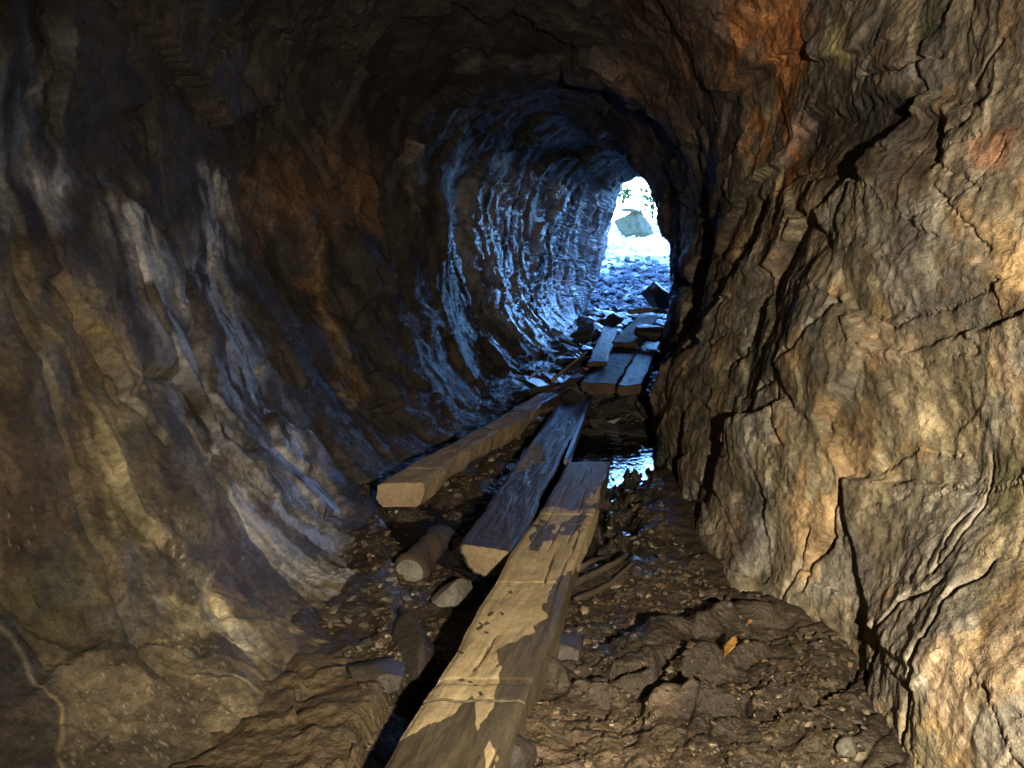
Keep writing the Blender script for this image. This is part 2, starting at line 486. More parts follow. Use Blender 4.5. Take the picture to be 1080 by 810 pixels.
# right-hand overhang and the big smooth boss below it
boss = np.exp(-(((PX - 930) / 130) ** 2 + ((PY - 330) / 150) ** 2)) * wR * (A < 5)
D += .10 * boss
D -= .05 * poly_mask(PX + 8 * q3, PY + 8 * q4, [(815,150),(860,120),(930,105),(1000,125),(1010,165),(990,192),(920,196),(850,192)], 9) * sstep(200, 120, PY) ** .5 * wR * (A < 6)
butt = np.exp(-(((PX - 1010) / 120) ** 2 + ((PY - 760) / 130) ** 2)) * wR * (A < 4)
D += .07 * butt
P = P0 + nrm * D[..., None]

# ------------------------------------------------------------------ rock colours (mineral stains, veins, mud films, some light and shade)
C = np.zeros(P0.shape)
WET = np.full(A.shape, .2)
def lay(mask, col, wet=None):
    global C, WET
    C = C * (1 - mask[..., None]) + np.array(col) * mask[..., None]
    if wet is not None: WET = WET * (1 - mask) + wet * mask
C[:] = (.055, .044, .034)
wx = PX + 16 * q3 + 34 * q1; wy = PY + 16 * q4 + 34 * q2       # ragged edges
wx2 = PX + 7 * q3 + 8 * q1; wy2 = PY + 7 * q4 + 8 * q2
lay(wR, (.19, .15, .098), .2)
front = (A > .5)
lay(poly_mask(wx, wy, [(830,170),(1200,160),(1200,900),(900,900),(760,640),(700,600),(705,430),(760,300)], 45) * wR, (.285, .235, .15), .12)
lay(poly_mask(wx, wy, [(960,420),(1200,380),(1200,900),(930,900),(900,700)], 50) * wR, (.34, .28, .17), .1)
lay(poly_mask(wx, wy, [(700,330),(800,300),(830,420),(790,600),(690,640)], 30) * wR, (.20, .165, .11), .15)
lay(poly_mask(wx, wy, [(690,100),(790,80),(800,260),(720,330),(690,330)], 30) * wR, (.10, .08, .062), .4)
lay(poly_mask(wx, wy, [(700,-80),(800,-60),(790,110),(700,120),(600,60)], 40) * sstep(.45,.6,vv), (.10, .062, .045), .4)
lay(poly_mask(wx, wy, [(820,110),(1010,95),(1000,190),(850,195)], 22) * wR, (.10, .075, .05), .25)  # hollow under the overhang, its shade put into the colour
lay(poly_mask(wx, wy, [(860,-60),(1200,-60),(1200,180),(1030,200),(1000,100),(880,90)], 30) * wR, (.22, .18, .13), .2)
lay(poly_mask(wx, wy, [(785,-40),(860,-40),(880,30),(850,75),(835,110),(826,190),(806,190),(800,110),(790,60)], 12) * wR, (.36, .155, .055), .2)
lay(.8 * poly_mask(wx2, wy2, [(1045,140),(1080,130),(1080,175),(1050,165)], 8) * wR, (.30, .15, .08), .2)
lay(.8 * poly_mask(wx2, wy2, [(880,25),(905,20),(905,55),(895,75),(885,60)], 6) * wR, (.50, .45, .22), .2)
lay(.8 * poly_mask(wx2, wy2, [(985,-30),(1002,-30),(985,35),(975,45)], 6) * wR, (.26, .28, .09), .2)
lay(.6 * poly_mask(wx2, wy2, [(870,195),(920,185),(905,240),(870,260)], 12) * wR, (.30, .30, .27), .2)
lay(.75 * poly_mask(wx2, wy2, [(765,620),(790,560),(812,520),(822,505),(812,560),(780,618)], 5) * wR, (.34, .32, .28), .2)
lay(.7 * poly_mask(wx2, wy2, [(960,500),(1000,480),(1050,500),(1040,540),(990,560),(930,560),(940,520)], 14) * wR, (.34, .30, .24), .2)
lay(.7 * poly_mask(wx2, wy2, [(880,575),(905,560),(922,600),(905,620),(885,605)], 8) * wR, (.14, .11, .08), .2)
lay(.75 * poly_mask(wx2, wy2, [(1055,500),(1080,480),(1080,570),(1060,560)], 8) * wR, (.13, .13, .06), .2)
lay(.7 * poly_mask(wx2, wy2, [(910,310),(935,350),(1000,330),(1060,310),(1040,340),(960,400),(930,380)], 10) * wR, (.26, .20, .13), .2)
lay(.6 * poly_mask(wx2, wy2, [(985,345),(1020,350),(1015,380),(990,375)], 8) * wR, (.17, .13, .09), .2)
# left, low: brown mud film
lay(poly_mask(wx, wy, [(-500,270),(30,260),(110,330),(210,470),(300,560),(400,620),(420,900),(-500,900)], 40) * wL, (.15, .118, .072), .2)
lay(poly_mask(wx, wy, [(-60,380),(20,330),(70,560),(110,700),(-60,700)], 35) * wL, (.13, .092, .058), .15)
lay(.8 * poly_mask(wx2, wy2, [(100,430),(140,420),(165,520),(172,560),(140,595),(110,560)], 8) * wL, (.28, .24, .14), .15)
lay(.8 * poly_mask(wx2, wy2, [(118,470),(160,440),(180,520),(210,555),(160,565),(130,520)], 9) * wL, (.095, .07, .04), .2)
lay(.8 * poly_mask(wx2, wy2, [(70,290),(100,285),(150,390),(140,400),(95,350)], 10) * wL, (.21, .16, .09), .2)
lay(.75 * poly_mask(wx2, wy2, [(0,620),(40,600),(90,570),(100,640),(60,690),(0,680)], 16) * wL, (.14, .125, .06), .15)
lay(.85 * poly_mask(wx2, wy2, [(-40,655),(10,660),(50,720),(60,830),(-40,830)], 10) * wL, (.055, .045, .038), .3)
lay(.95 * poly_mask(wx2, wy2, [(147,640),(170,634),(196,648),(218,615),(232,628),(243,650),(280,680),(290,700),(255,700),(230,668),(210,685),(180,672)], 4) * wL, (.42, .35, .21), .1)
lay(.9 * poly_mask(wx2, wy2, [(298,658),(312,655),(314,668),(302,670)], 3) * wL, (.42, .33, .18), .1)
lay(.7 * poly_mask(wx2, wy2, [(190,600),(290,540),(350,600),(300,640),(230,620)], 14) * wL, (.105, .08, .065), .45)
# vein and cracks filled with pale mineral
def vein(pts, wpx, col, st=.9, side=wL):
    lay(st * np.exp(-(seg_dist(wx2, wy2, pts) / wpx) ** 2) * side * (A > 1.2), col, .1)
vein([(-5,665),(8,690),(16,700),(38,742),(46,752),(50,780),(55,830)], 1.9, (.36, .28, .15), .8)
vein([(250,720),(300,735),(340,745),(380,748)], 3.0, (.36, .25, .11), .8)
vein([(150,410),(120,370),(95,345)], 2.6, (.34, .24, .10), .8)
# dark wet slate higher up, its dimness away from the torch put into the colour too
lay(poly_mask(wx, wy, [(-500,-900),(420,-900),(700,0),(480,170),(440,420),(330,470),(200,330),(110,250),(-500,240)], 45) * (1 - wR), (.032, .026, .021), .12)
lay(.85 * poly_mask(wx, wy, [(255,190),(330,120),(395,150),(400,230),(350,260),(330,330),(318,290),(300,250),(260,240)], 14) * wL, (.135, .07, .035), .35)
lay(.8 * poly_mask(wx2, wy2, [(328,270),(345,250),(350,330),(385,420),(375,425),(340,350)], 7) * wL, (.20, .12, .065), .35)
lay(.8 * poly_mask(wx2, wy2, [(470,330),(500,310),(520,360),(525,410),(490,430),(475,390)], 10) * wL, (.165, .12, .06), .3)
lay(.7 * poly_mask(wx2, wy2, [(430,150),(443,150),(442,220),(436,225)], 3) * (1 - wR), (.17, .12, .085), .3)
lay(.7 * poly_mask(wx2, wy2, [(488,50),(600,65),(605,85),(540,80),(490,78)], 6) * (1 - wR), (.12, .09, .07), .4)
lay(.7 * poly_mask(wx2, wy2, [(700,-40),(790,-40),(760,60),(700,80),(640,20)], 25) * wC, (.10, .06, .042), .4)
for pts in ([(50,20),(42,110),(55,190),(70,230)], [(72,30),(68,120),(78,200)], [(0,0),(6,90),(14,180),(24,230)]):  # pale mineral streaks, daylight sheen from the exit put into their grey
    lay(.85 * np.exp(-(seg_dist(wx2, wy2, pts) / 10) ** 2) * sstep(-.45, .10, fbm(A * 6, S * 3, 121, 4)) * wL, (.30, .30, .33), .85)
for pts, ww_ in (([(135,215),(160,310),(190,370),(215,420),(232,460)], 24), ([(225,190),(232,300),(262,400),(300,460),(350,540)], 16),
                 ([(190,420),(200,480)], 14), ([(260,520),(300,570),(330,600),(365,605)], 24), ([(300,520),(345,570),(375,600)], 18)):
    lay(.92 * np.exp(-(seg_dist(wx2, wy2, pts) / ww_) ** 2) * sstep(-.45, .10, fbm(A * 6, S * 3, 120, 4)) * wL, (.32, .315, .33), .85)  # lower streaks, mineral coat brightened with the same painted sheen
# far bore: wet dark slate, daylight sheen painted on the left side
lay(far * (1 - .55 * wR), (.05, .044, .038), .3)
lay(sstep(9.2, 9.9, A + .5 * q1) * wL * sstep(-.5, .1, fbm(alf * 3, blf * .6, 123, 3)), (.22, .215, .235), .9)  # daylight from the exit put into the wall colour
lay(sstep(10.7, 11.4, A + .3 * q1) * wL * sstep(-.35, .1, fbm(alf * 5, blf * .7, 122, 3)), (.36, .35, .385), .85)  # paler still towards the exit, more daylight in the colour
lay(poly_mask(wx2, wy2, [(430,300),(500,290),(520,360),(580,385),(560,420),(440,440)], 14) * wL * .8, (.05, .04, .028), .35)
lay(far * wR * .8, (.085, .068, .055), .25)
C *= (1 + .35 * (wL * (i2 - .5) + wR * (c2 - .5) + 1.6 * wC * (n2_ - .5)) + .5 * (wR * (c1 - .5) + 2.0 * wC * (n1_ - .5)))[..., None]
grey = C.mean(-1, keepdims=True)
pc = np.clip(sstep(.05, .3, fbm(A * 2.1 + 5, S * 2.1, 97, 4)), 0, 1)[..., None]; C = C * (1 - .45 * pc) + grey * 1.05 * .45 * pc
dkp = sstep(.12, .24, fbm(A * 4.2 + 5, S * 4.2, 98, 4))[..., None]; C = C * (1 - .38 * dkp)
ltp = (sstep(.16, .28, fbm(A * 3.6 - 15, S * 3.6, 99, 4)) * (.35 + .65 * wR))[..., None]; C = C * (1 + .45 * ltp)
orp = (sstep(.22, .36, fbm(A * 2.6 - 40, S * 2.6, 100, 4)) * wR)[..., None]; C = C * (1 + orp * (np.array([1.12, .95, .78]) - 1))
C *= (1 + .28 * wR * (c3 - .5) + .22 * wL * (i3 - .5))[..., None]
# small white calcite flecks
fk = perlin(A * 70 + 12 * q3, S * 95 + 12 * q4, 110) * sstep(.0, .3, fbm(A * 2.5, S * 2.5, 111, 2))
lay(sstep(.56, .62, fk) * ((PY > 540) & (A > 1.5)) * (wL * (PX < 340) + .8 * wR) * .6, (.45, .40, .31), .3)
C = np.clip(C, .004, .9)

nr = len(rowsY)
def wall_piece(name, j0, j1, label=None):
    sl = slice(j0, j1 + 1); n = j1 - j0 + 1
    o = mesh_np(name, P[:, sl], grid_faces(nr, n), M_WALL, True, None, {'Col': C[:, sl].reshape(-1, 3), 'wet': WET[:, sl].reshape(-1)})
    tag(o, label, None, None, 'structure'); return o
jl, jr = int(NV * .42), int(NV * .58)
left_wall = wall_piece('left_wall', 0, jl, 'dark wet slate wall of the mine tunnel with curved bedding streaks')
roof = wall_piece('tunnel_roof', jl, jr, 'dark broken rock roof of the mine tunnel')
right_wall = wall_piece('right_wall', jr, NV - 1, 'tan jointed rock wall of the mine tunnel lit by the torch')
# rock that closes the drive far behind the camera
capV = np.concatenate([P[0], [P[0].mean(0) + np.array([0, -.6, 0])]])
capF = np.array([[i, i + 1, NV] for i in range(NV - 1)] + [[NV - 1, 0, NV]])
cap = mesh_np('end_wall', capV, capF, M_WALL, True, None, {'Col': np.tile([.08, .065, .05], (NV + 1, 1)), 'wet': np.full(NV + 1, .2)})
tag(cap, None, None, None, 'structure')
# outer rock face round the exit
last = P[-1]; c0 = np.array([2.85, 16.0, 1.6])
ks = [1.0, 1.06, 1.2, 1.5, 2.1, 3.2]; dy = [0, .10, .22, .32, .45, .8]
FV = []
for k, d_ in zip(ks, dy):
    v_ = c0 + (last - c0) * k; v_[:, 1] = 16.0 + d_
    jig = perlin(np.arange(NV) * .09 + k * 7, np.full(NV, k * 3.3), 61) * .12 * min(1, (k - 1) * 5)
    v_[:, 1] += jig; FV.append(v_)
FV = np.array(FV)
of = mesh_np('portal_rock_face', FV, grid_faces(len(ks), NV), M_WALL, True, None, {'Col': np.tile([.13, .12, .09], (FV.shape[0] * NV, 1)), 'wet': np.full(FV.shape[0] * NV, .2)})
tag(of, None, None, None, 'structure')

# ------------------------------------------------------------------ floor
fY = np.concatenate([np.linspace(-5, 1.3, 30)[:-1], np.exp(np.linspace(math.log(1.3), math.log(16.6), 520))])
cenX = np.interp(fY, ctrl_Y, ctrl[:, [1, -2], 0].mean(1))
NX = 420
uX = np.linspace(-1.25, 1.25, NX)
GX = cenX[:, None] + uX[None, :]; GY = np.repeat(fY[:, None], NX, 1)
zb = floor_z(GY)
FP = np.stack([GX, GY, zb], -1); fx, fy = project(FP)
z = zb.copy()
z += .035 * fbm(GX * 2.2, GY * 2.2, 71, 4) + .012 * fbm(GX * 12, GY * 12, 72, 3)
p1w = fx + 9 * fbm(GX * 5, GY * 5, 73, 3); p2w = fy + 9 * fbm(GX * 5 + 9, GY * 5, 74, 3)
# bedrock shelf on the right, in thin tilted layers
shelf = poly_mask(p1w, p2w, [(560,700),(640,690),(700,668),(780,640),(960,640),(1100,1100),(480,1100)], 14) * (GY < 4.5) * (GY > .2)
lay_t = (GX * .55 + GY * -1.0) * 9 + 1.7 * fbm(GX * 2.5, GY * 2.5, 75, 3)
terr = (np.floor(lay_t) + sstep(.0, .22, lay_t - np.floor(lay_t))) / 9
hs, es, cs = facets((GX * .5 - GY) / .16 + .4 * fbm(GX * 3, GY * 3, 76), (GX + GY * .5) / .34, 77, .9)
z += shelf * (.055 + 0.16 * (terr - (GX * .55 - GY)) + .008 * hs)
# left bedrock apron
apr = poly_mask(p1w, p2w, [(200,700),(370,690),(430,740),(400,900),(100,1000)], 20)
ha, ea, ca_ = facets(GX / .2 + .3 * fbm(GX * 3, GY * 3, 78), GY / .3, 79, .9)
z += apr * (.05 + .03 * ha)
# trench under the timbers, stream bed and pool
z -= .11 * poly_mask(p1w, p2w, [(400,530),(480,520),(590,425),(640,420),(690,430),(695,480),(620,500),(560,640),(430,840),(370,840),(430,690)], 14)
z -= .07 * poly_mask(p1w, p2w, [(600,440),(692,428),(694,480),(640,492),(600,490)], 6)
z -= .10 * poly_mask(p1w, p2w, [(630,488),(692,480),(684,530),(660,596),(622,596),(632,520)], 10) * (.75 + .9 * fbm(GX * 9, GY * 7, 83, 3))
def gcarve(pts, wpx, dep):
    global z
    d = seg_dist(fx + 6 * perlin(GX * 9, GY * 9, 80), fy + 4 * perlin(GX * 9, GY * 9, 81), pts)
    z -= dep * np.exp(-(d / wpx) ** 2)
def ridge(pts, wpx, hgt):
    global z
    d = seg_dist(fx + 6 * perlin(GX * 9, GY * 9, 80), fy + 5 * perlin(GX * 7, GY * 7, 81), pts)
    z += hgt * np.exp(-(d / wpx) ** 2)
ridge([(690,686),(735,676),(775,664),(810,668)], 8, .05)
ridge([(575,726),(610,738),(650,748),(700,738),(730,722),(800,706)], 8, .05)
ridge([(690,768),(730,768),(770,770)], 10, .06)
gcarve([(690,672),(735,660),(770,648),(800,652)], 6, .10)
gcarve([(570,712),(610,722),(650,732),(695,722),(715,708),(745,702),(800,692)], 5, .08)
gcarve([(700,735),(725,742),(752,748)], 9, .13)
gcarve([(600,735),(650,745),(700,750)], 4, .06)
gcarve([(780,760),(800,780)], 4, .04)
gcarve([(850,770),(900,740),(915,700)], 4, .05)
rub = sstep(8.0, 10, GY)
hz_, ez_, cz_ = facets(GX / .22, GY / .3, 82, .9); z += rub * .07 * hz_
FC = np.zeros(FP.shape); FW = np.full(z.shape, .55)
def flay(m, col, wet=None):
    global FC, FW
    FC = FC * (1 - m[..., None]) + np.array(col) * m[..., None]
    if wet is not None: FW = FW * (1 - m) + wet * m
FC[:] = (.05, .037, .025)
flay(shelf, (.05, .038, .026), .7)
flay(poly_mask(p1w, p2w, [(560,760),(700,760),(760,850),(500,850)], 16), (.105, .076, .046), .55)
flay(.8 * poly_mask(p1w, p2w, [(800,650),(940,640),(900,830),(780,830)], 20), (.07, .053, .034), .45)
flay(apr, (.12, .085, .045), .35)
flay(poly_mask(p1w, p2w, [(600,430),(700,430),(700,500),(680,600),(610,600)], 10), (.035, .028, .02), .8)
flay(rub, (.07, .066, .064), .75)
FC *= (1 + .5 * (cs - .5) * shelf)[..., None]
floor = mesh_np('tunnel_floor', np.stack([GX, GY, z], -1), grid_faces(len(fY), NX), M_FLOOR, True, None, {'Col': np.clip(FC, .004, .9).reshape(-1, 3), 'wet': FW.reshape(-1)})
tag(floor, None, None, None, 'structure')
def zfloor(x, y):
    i = int(np.clip(np.searchsorted(fY, y), 1, len(fY) - 1))
    j = int(np.clip(round((x - cenX[i]) / 2.5 * (NX - 1) + (NX - 1) / 2), 0, NX - 1))
    return float(z[i, j])

# water standing in the low parts of the floor: one sheet, the floor rises out of it
WZ = -.085
wp = [at_z(px, py, WZ) for px, py in [(560,640),(660,640),(705,560),(712,470),(705,418),(610,416),(560,440),(400,520),(385,560)]]
bm = bmesh.new()
bmesh.ops.contextual_create(bm, geom=[bm.verts.new(p) for p in wp])
me = bpy.data.meshes.new('puddle_water'); bm.to_mesh(me); bm.free(); me.materials.append(M_WATER)
pud = bpy.data.objects.new('puddle_water', me); COL.objects.link(pud)
tag(pud, None, None, None, 'structure')

# ------------------------------------------------------------------ timbers
def timber(name, corners, z0, z1, thick, mat, label, cat, nl=160, nc=72, round_bottom=.0, cuts=(), stains=(), default_stain=0.0,
           hew=.006, ragged=.02, seed=1, group=None, splits=0):
    """corners in the photo: near-left, near-right, far-right, far-left of the top face"""
    nlp, nrp, frp, flp = [at_z(*c, zz) for c, zz in zip(corners, (z0, z0, z1, z1))]
    org = (nlp + nrp) / 2; org.z -= thick
    t = np.linspace(0, 1, nl)
    if cuts: t = np.unique(np.concatenate([t] + [np.linspace(c[0] - .006, c[0] + .006, 15) for c in cuts])); nl = len(t)
    # cross-section: flat top (0..1 across), then right side, bottom, left side
    prof = []
    ntop = nc // 2
    rr = .02
    for k in range(ntop): prof.append((k / (ntop - 1), 0.0))
    nb = nc - ntop
    for k in range(1, nb + 1):
        a = math.pi * k / (nb + 1)
        x_ = .5 + .5 * math.copysign(abs(math.cos(a)) ** (.35 + .65 * round_bottom), math.cos(a))
        y_ = math.sin(a) ** (.35 + .65 * round_bottom)
        prof.append((x_, y_))
    prof = np.array(prof)
    V = np.zeros((nl, nc, 3))
    L = np.array(nlp)[None] * (1 - t[:, None]) + np.array(flp)[None] * t[:, None]
    Rr = np.array(nrp)[None] * (1 - t[:, None]) + np.array(frp)[None] * t[:, None]
    length = float(((flp + frp) / 2 - (nlp + nrp) / 2).length)
    s_ = t * length
    wid = np.linalg.norm(Rr - L, axis=1)
    eL = ragged * fbm(s_ * 1.6 + seed * 9, np.full(nl, .5), seed, 3); eR = ragged * fbm(s_ * 1.6 + seed * 5 + 40, np.full(nl, .5), seed + 1, 3)
    sec = (Rr - L) / wid[:, None]
    L2 = L + sec * eL[:, None]; R2 = Rr + sec * eR[:, None]
    th = thick * (1 + .22 * fbm(s_ * 1.3 + seed, np.full(nl, 2.5), seed + 2, 3))
    V[:] = L2[:, None] + (R2 - L2)[:, None] * prof[None, :, 0:1]
    SS = np.repeat(s_[:, None], nc, 1); per = np.linspace(0, 1.0, nc)[None] * (2 * wid.mean() + 2 * thick)
    rough = hew * fbm(SS * 4, per * 9 + seed * 3, seed + 3, 4) + .4 * hew * fbm(SS * 25, per * 25, seed + 4, 2)
    V[..., 2] -= th[:, None] * prof[None, :, 1]
    edge = np.minimum(prof[:, 0], 1 - prof[:, 0]) * (prof[:, 1] < .01)
    V[..., 2] += rough * np.where(prof[None, :, 1] < .01, .8, 1.6)
    V[:, :ntop, 2] -= .009 * np.exp(-(np.minimum(prof[:ntop, 0], 1 - prof[:ntop, 0]) * wid.mean() / .012) ** 2)[None]
    V[..., 0] += 1.6 * rough * (prof[None, :, 1] > .01)
    for (cs_, cw, cd, ca0, ca1) in cuts:        # saw kerfs and notches across the top
        m = np.exp(-(((s_ - cs_ * length) / cw) ** 2) ** 3)[:, None] * ((prof[None, :, 0] >= ca0) & (prof[None, :, 0] <= ca1)) * np.clip(1 - prof[None, :, 1] * 3, 0, 1)
        V[..., 2] -= cd * m
    grooves = np.zeros((nl, nc))
    for k in range(splits):                      # drying splits that follow the grain
        r2 = np.random.default_rng(seed * 31 + k); x0 = r2.uniform(.08, .92); a0 = r2.uniform(0, .9) * length; ln = r2.uniform(.2, .7)
        xc = x0 + .05 * fbm(s_ * 1.2 + k * 7, np.full(nl, k * 3.1), seed + 20, 2)
        env = np.clip(1 - np.abs((s_ - a0 - ln / 2) / (ln / 2)), 0, 1) ** .5
        grooves = np.maximum(grooves, env[:, None] * np.exp(-((prof[None, :, 0] - xc[:, None]) * wid.mean() / .0045) ** 2) * (prof[None, :, 1] < .01))
    V[..., 2] -= .010 * grooves
    ppx, ppy = project(V)
    qx = ppx + 5 * fbm(V[..., 0] * 12, V[..., 1] * 9, seed + 8, 3); qy = ppy + 5 * fbm(V[..., 0] * 12 + 30, V[..., 1] * 9, seed + 9, 3)
    st = np.full((nl, nc), default_stain)
    for poly, val in stains:
        m = poly_mask(qx, qy, poly, 1.6); st = st * (1 - m) + val * m
    for (cs_, cw, cd, ca0, ca1) in cuts:
        st = np.maximum(st, (cd > .012) * np.exp(-((s_ - cs_ * length) / (cw * 1.7)) ** 4)[:, None] * ((prof[None, :, 0] >= ca0) & (prof[None, :, 0] <= ca1)) * (prof[None, :, 1] < .2))
    st = np.maximum(st, .8 * (grooves > .4))
    # end caps: shrink rings to a centre
    caps = []
    for e, dirn in ((0, -1), (nl - 1, 1)):
        c = V[e].mean(0)
        rings = []
        for k in (.86, .6, .3, .02):
            rr_ = c + (V[e] - c) * k
            rr_[:, 1] += dirn * .004 * (1 - k) + .004 * fbm(rr_[:, 0] * 30, rr_[:, 2] * 30, seed + 12, 2)
            rings.append(rr_)
        caps.append(rings)
    allr = np.array(caps[0][::-1] + [v for v in V] + caps[1])
    sall = np.concatenate([np.tile(np.full(nc, min(default_stain, .25)), (4, 1)), st, np.tile(st[-1], (4, 1))])
    n_ = len(allr)
    idx = np.arange(n_ - 1)[:, None] * nc + np.arange(nc)[None]
    idn = np.arange(n_ - 1)[:, None] * nc + (np.arange(nc)[None] + 1) % nc
    Fc = np.stack([idx, idn, idn + nc, idx + nc], -1).reshape(-1, 4)[:, ::-1]
    # local frame: +Y along the timber
    dirv = ((flp + frp) / 2 - (nlp + nrp) / 2); yaw = -math.atan2(dirv.x, dirv.y)
    cc, ss = math.cos(-yaw), math.sin(-yaw)
    W = allr - np.array(org)
    Wl = np.stack([W[..., 0] * cc - W[..., 1] * ss, W[..., 0] * ss + W[..., 1] * cc, W[..., 2]], -1)
    o = mesh_np(name, Wl, Fc, mat, True, None, {'stain': sall.reshape(-1)})
    o.location = org; o.rotation_euler = (0, 0, yaw)
    md = o.modifiers.new('edge', 'EDGE_SPLIT'); md.split_angle = R(50)
    tag(o, label, cat, group)
    return o

near_stains = [([(423,779),(465,762),(490,739),(499,735),(501,769),(515,758),(529,730),(529,709),(522,695),(525,684),(557,670),(575,649),(571,632),(589,610),(606,600),(660,600),(640,640),(600,940),(300,940)], 1.0),
    ([(561,556),(571,549),(589,552),(582,566),(568,581),(559,581)], 1.0),
    ([(589,563),(603,542),(620,542),(613,556),(599,566)], 1.0),
    ([(560,536),(660,536),(660,470),(570,470)], .95),
    ([(612,533),(622,520),(634,512),(631,531)], 0.0),
    ([(512,790),(520,780),(527,800),(522,815),(514,812)], 0.1)]
for k in range(26):   # small damp pocks
    x_ = 455 + random.random() * 80; y_ = 610 + random.random() * 130
    near_stains.append(([(x_, y_), (x_ + 5, y_ - 2), (x_ + 9, y_ + 1), (x_ + 4, y_ + 2.5)], .8))
timber('hewn_beam', [(344,900),(499,900),(643,487),(600,487)], .165, .15, .17, M_BEAM, 'long sand-coloured hewn beam with damp patches, nearest on the tunnel floor', 'beam',
       nl=340, nc=110, cuts=[(.165, .005, .03, 0, 1), (.195, .02, .003, 0, 1), (.41, .003, .004, 0, 1), (.62, .005, .025, 0, 1), (.665, .004, .006, 0, 1)],
       stains=near_stains, seed=3, hew=.0045, ragged=.014, splits=14)
mid = timber('half_round_beam', [(487,573),(540,581),(623,422),(588,427)], .13, .11, .12, M_BEAM_DARK, 'dark damp half-round beam with a pale sawn front end', 'beam',
       nl=200, nc=80, round_bottom=.9, default_stain=1.0, stains=[([(540,500),(557,466),(575,466),(572,484),(557,496)], 0.0)], seed=5, hew=.006, splits=8)
timber('hewn_beam', [(398,510),(443,509),(590,415),(573,413)], .24, .26, .13, M_BEAM_BROWN, 'rough brown hewn beam with saw cuts, along the left wall', 'beam',
       nl=220, nc=80, round_bottom=.25, default_stain=.15, stains=[([(575,400),(620,390),(620,430),(570,430)], .9)],
       cuts=[(.06, .008, .03, .1, .9), (.10, .012, .01, 0, .9), (.24, .009, .03, .1, 1), (.45, .010, .03, .2, 1), (.68, .012, .03, 0, 1)], seed=8, hew=.008, ragged=.035, splits=8)
timber('thick_plank', [(613,402),(649,406),(676,362),(653,360)], .33, .46, .10, M_PLANK_FAR, 'thick dark plank with a rough front end, left one of a pair past the pool', 'plank', nl=80, nc=48, default_stain=.5, seed=11, hew=.012, group='pair of thick planks past the pool')
timber('thick_plank', [(651,407),(677,405),(697,360),(678,362)], .32, .46, .10, M_PLANK_FAR, 'thick dark plank beside the right wall, right one of a pair past the pool', 'plank', nl=80, nc=48, default_stain=.8, seed=12, hew=.012, group='pair of thick planks past the pool')
timber('far_plank', [(620,382),(640,381),(652,343),(636,344)], .44, .62, .05, M_PLANK_FAR, 'narrow plank shining blue among the rubble near the exit', 'plank', nl=60, nc=40, default_stain=.9, seed=13, hew=.008)
timber('far_plank', [(644,360),(674,362),(694,333),(676,330)], .53, .76, .06, M_PLANK_FAR, 'brownish plank tilted up towards the exit, farthest plank', 'plank', nl=60, nc=40, default_stain=.4, seed=14, hew=.008)

def rod(name, pts, rad, mat, label=None, cat=None, parent=None, sides=8, taper=.7, wob=.0, seed=0):
    pts = [Vector(p) for p in pts]; n = 24
    tt = np.linspace(0, len(pts) - 1, n); cv = catmull(np.array([list(p) for p in pts]), tt)
    r_ = random.Random(seed)
    V = []
    for i in range(n):
        d = Vector(cv[min(i + 1, n - 1)] - cv[max(i - 1, 0)]).normalized()
        a = d.cross(Vector((0, 0, 1))); a = a.normalized() if a.length > 1e-4 else Vector((1, 0, 0)); b = d.cross(a)
        rr = rad * (1 - (1 - taper) * i / (n - 1)) * (1 + wob * (r_.random() - .5))
        if i in (0, n - 1): rr *= .8
        for k in range(sides):
            q = 2 * math.pi * k / sides
            V.append(Vector(cv[i]) + (a * math.cos(q) + b * math.sin(q)) * rr * (1 + wob * (.9 * math.sin(q * 2 + i * .35 + seed) * math.cos(i * .6) + .5 * (r_.random() - .5))))
    Fc = [(i * sides + k, i * sides + (k + 1) % sides, (i + 1) * sides + (k + 1) % sides, (i + 1) * sides + k) for i in range(n - 1) for k in range(sides)]
    me = bpy.data.meshes.new(name)
    me.from_pydata([tuple(v) for v in V], [], Fc + [tuple(range(sides))[::-1], tuple((n - 1) * sides + k for k in range(sides))])
    for p in me.polygons: p.use_smooth = True
    me.materials.append(mat)
    o = bpy.data.objects.new(name, me); COL.objects.link(o)
    if parent:
        bpy.context.view_layer.update(); o.parent = parent; o.matrix_parent_inverse = parent.matrix_world.inverted()
    if label: tag(o, label, cat)
    return o
# worn iron strip along the right edge of the middle beam
a_ = at_z(597, 487, .137); b_2 = at_z(623, 419, .12)
dv = (b_2 - a_).normalized(); sd = dv.cross(Vector((0, 0, 1))).normalized()
bm = bmesh.new()
vs_ = []
for i in range(13):
    f = i / 12; c_ = a_.lerp(b_2, f) + Vector((0, 0, .004 * math.sin(f * 9)))
    for k, (u, h) in enumerate(((-.014, -.01), (-.014, .012), (.014, .012), (.014, -.05))): vs_.append(bm.verts.new(c_ + sd * u + Vector((0, 0, h))))
for i in range(12):
    for k in range(4): bm.faces.new([vs_[i * 4 + k], vs_[i * 4 + (k + 1) % 4], vs_[(i + 1) * 4 + (k + 1) % 4], vs_[(i + 1) * 4 + k]])
bm.faces.new(vs_[:4][::-1]); bm.faces.new(vs_[-4:])
bmesh.ops.recalc_face_normals(bm, faces=bm.faces)
me = bpy.data.meshes.new('rail_strip'); bm.to_mesh(me); bm.free(); me.materials.append(M_IRON)
rs = bpy.data.objects.new('rail_strip', me); COL.objects.link(rs)
bpy.context.view_layer.update(); rs.parent = mid; rs.matrix_parent_inverse = mid.matrix_world.inverted()
rs['label'] = 'thin worn iron rail strip along the beam edge'

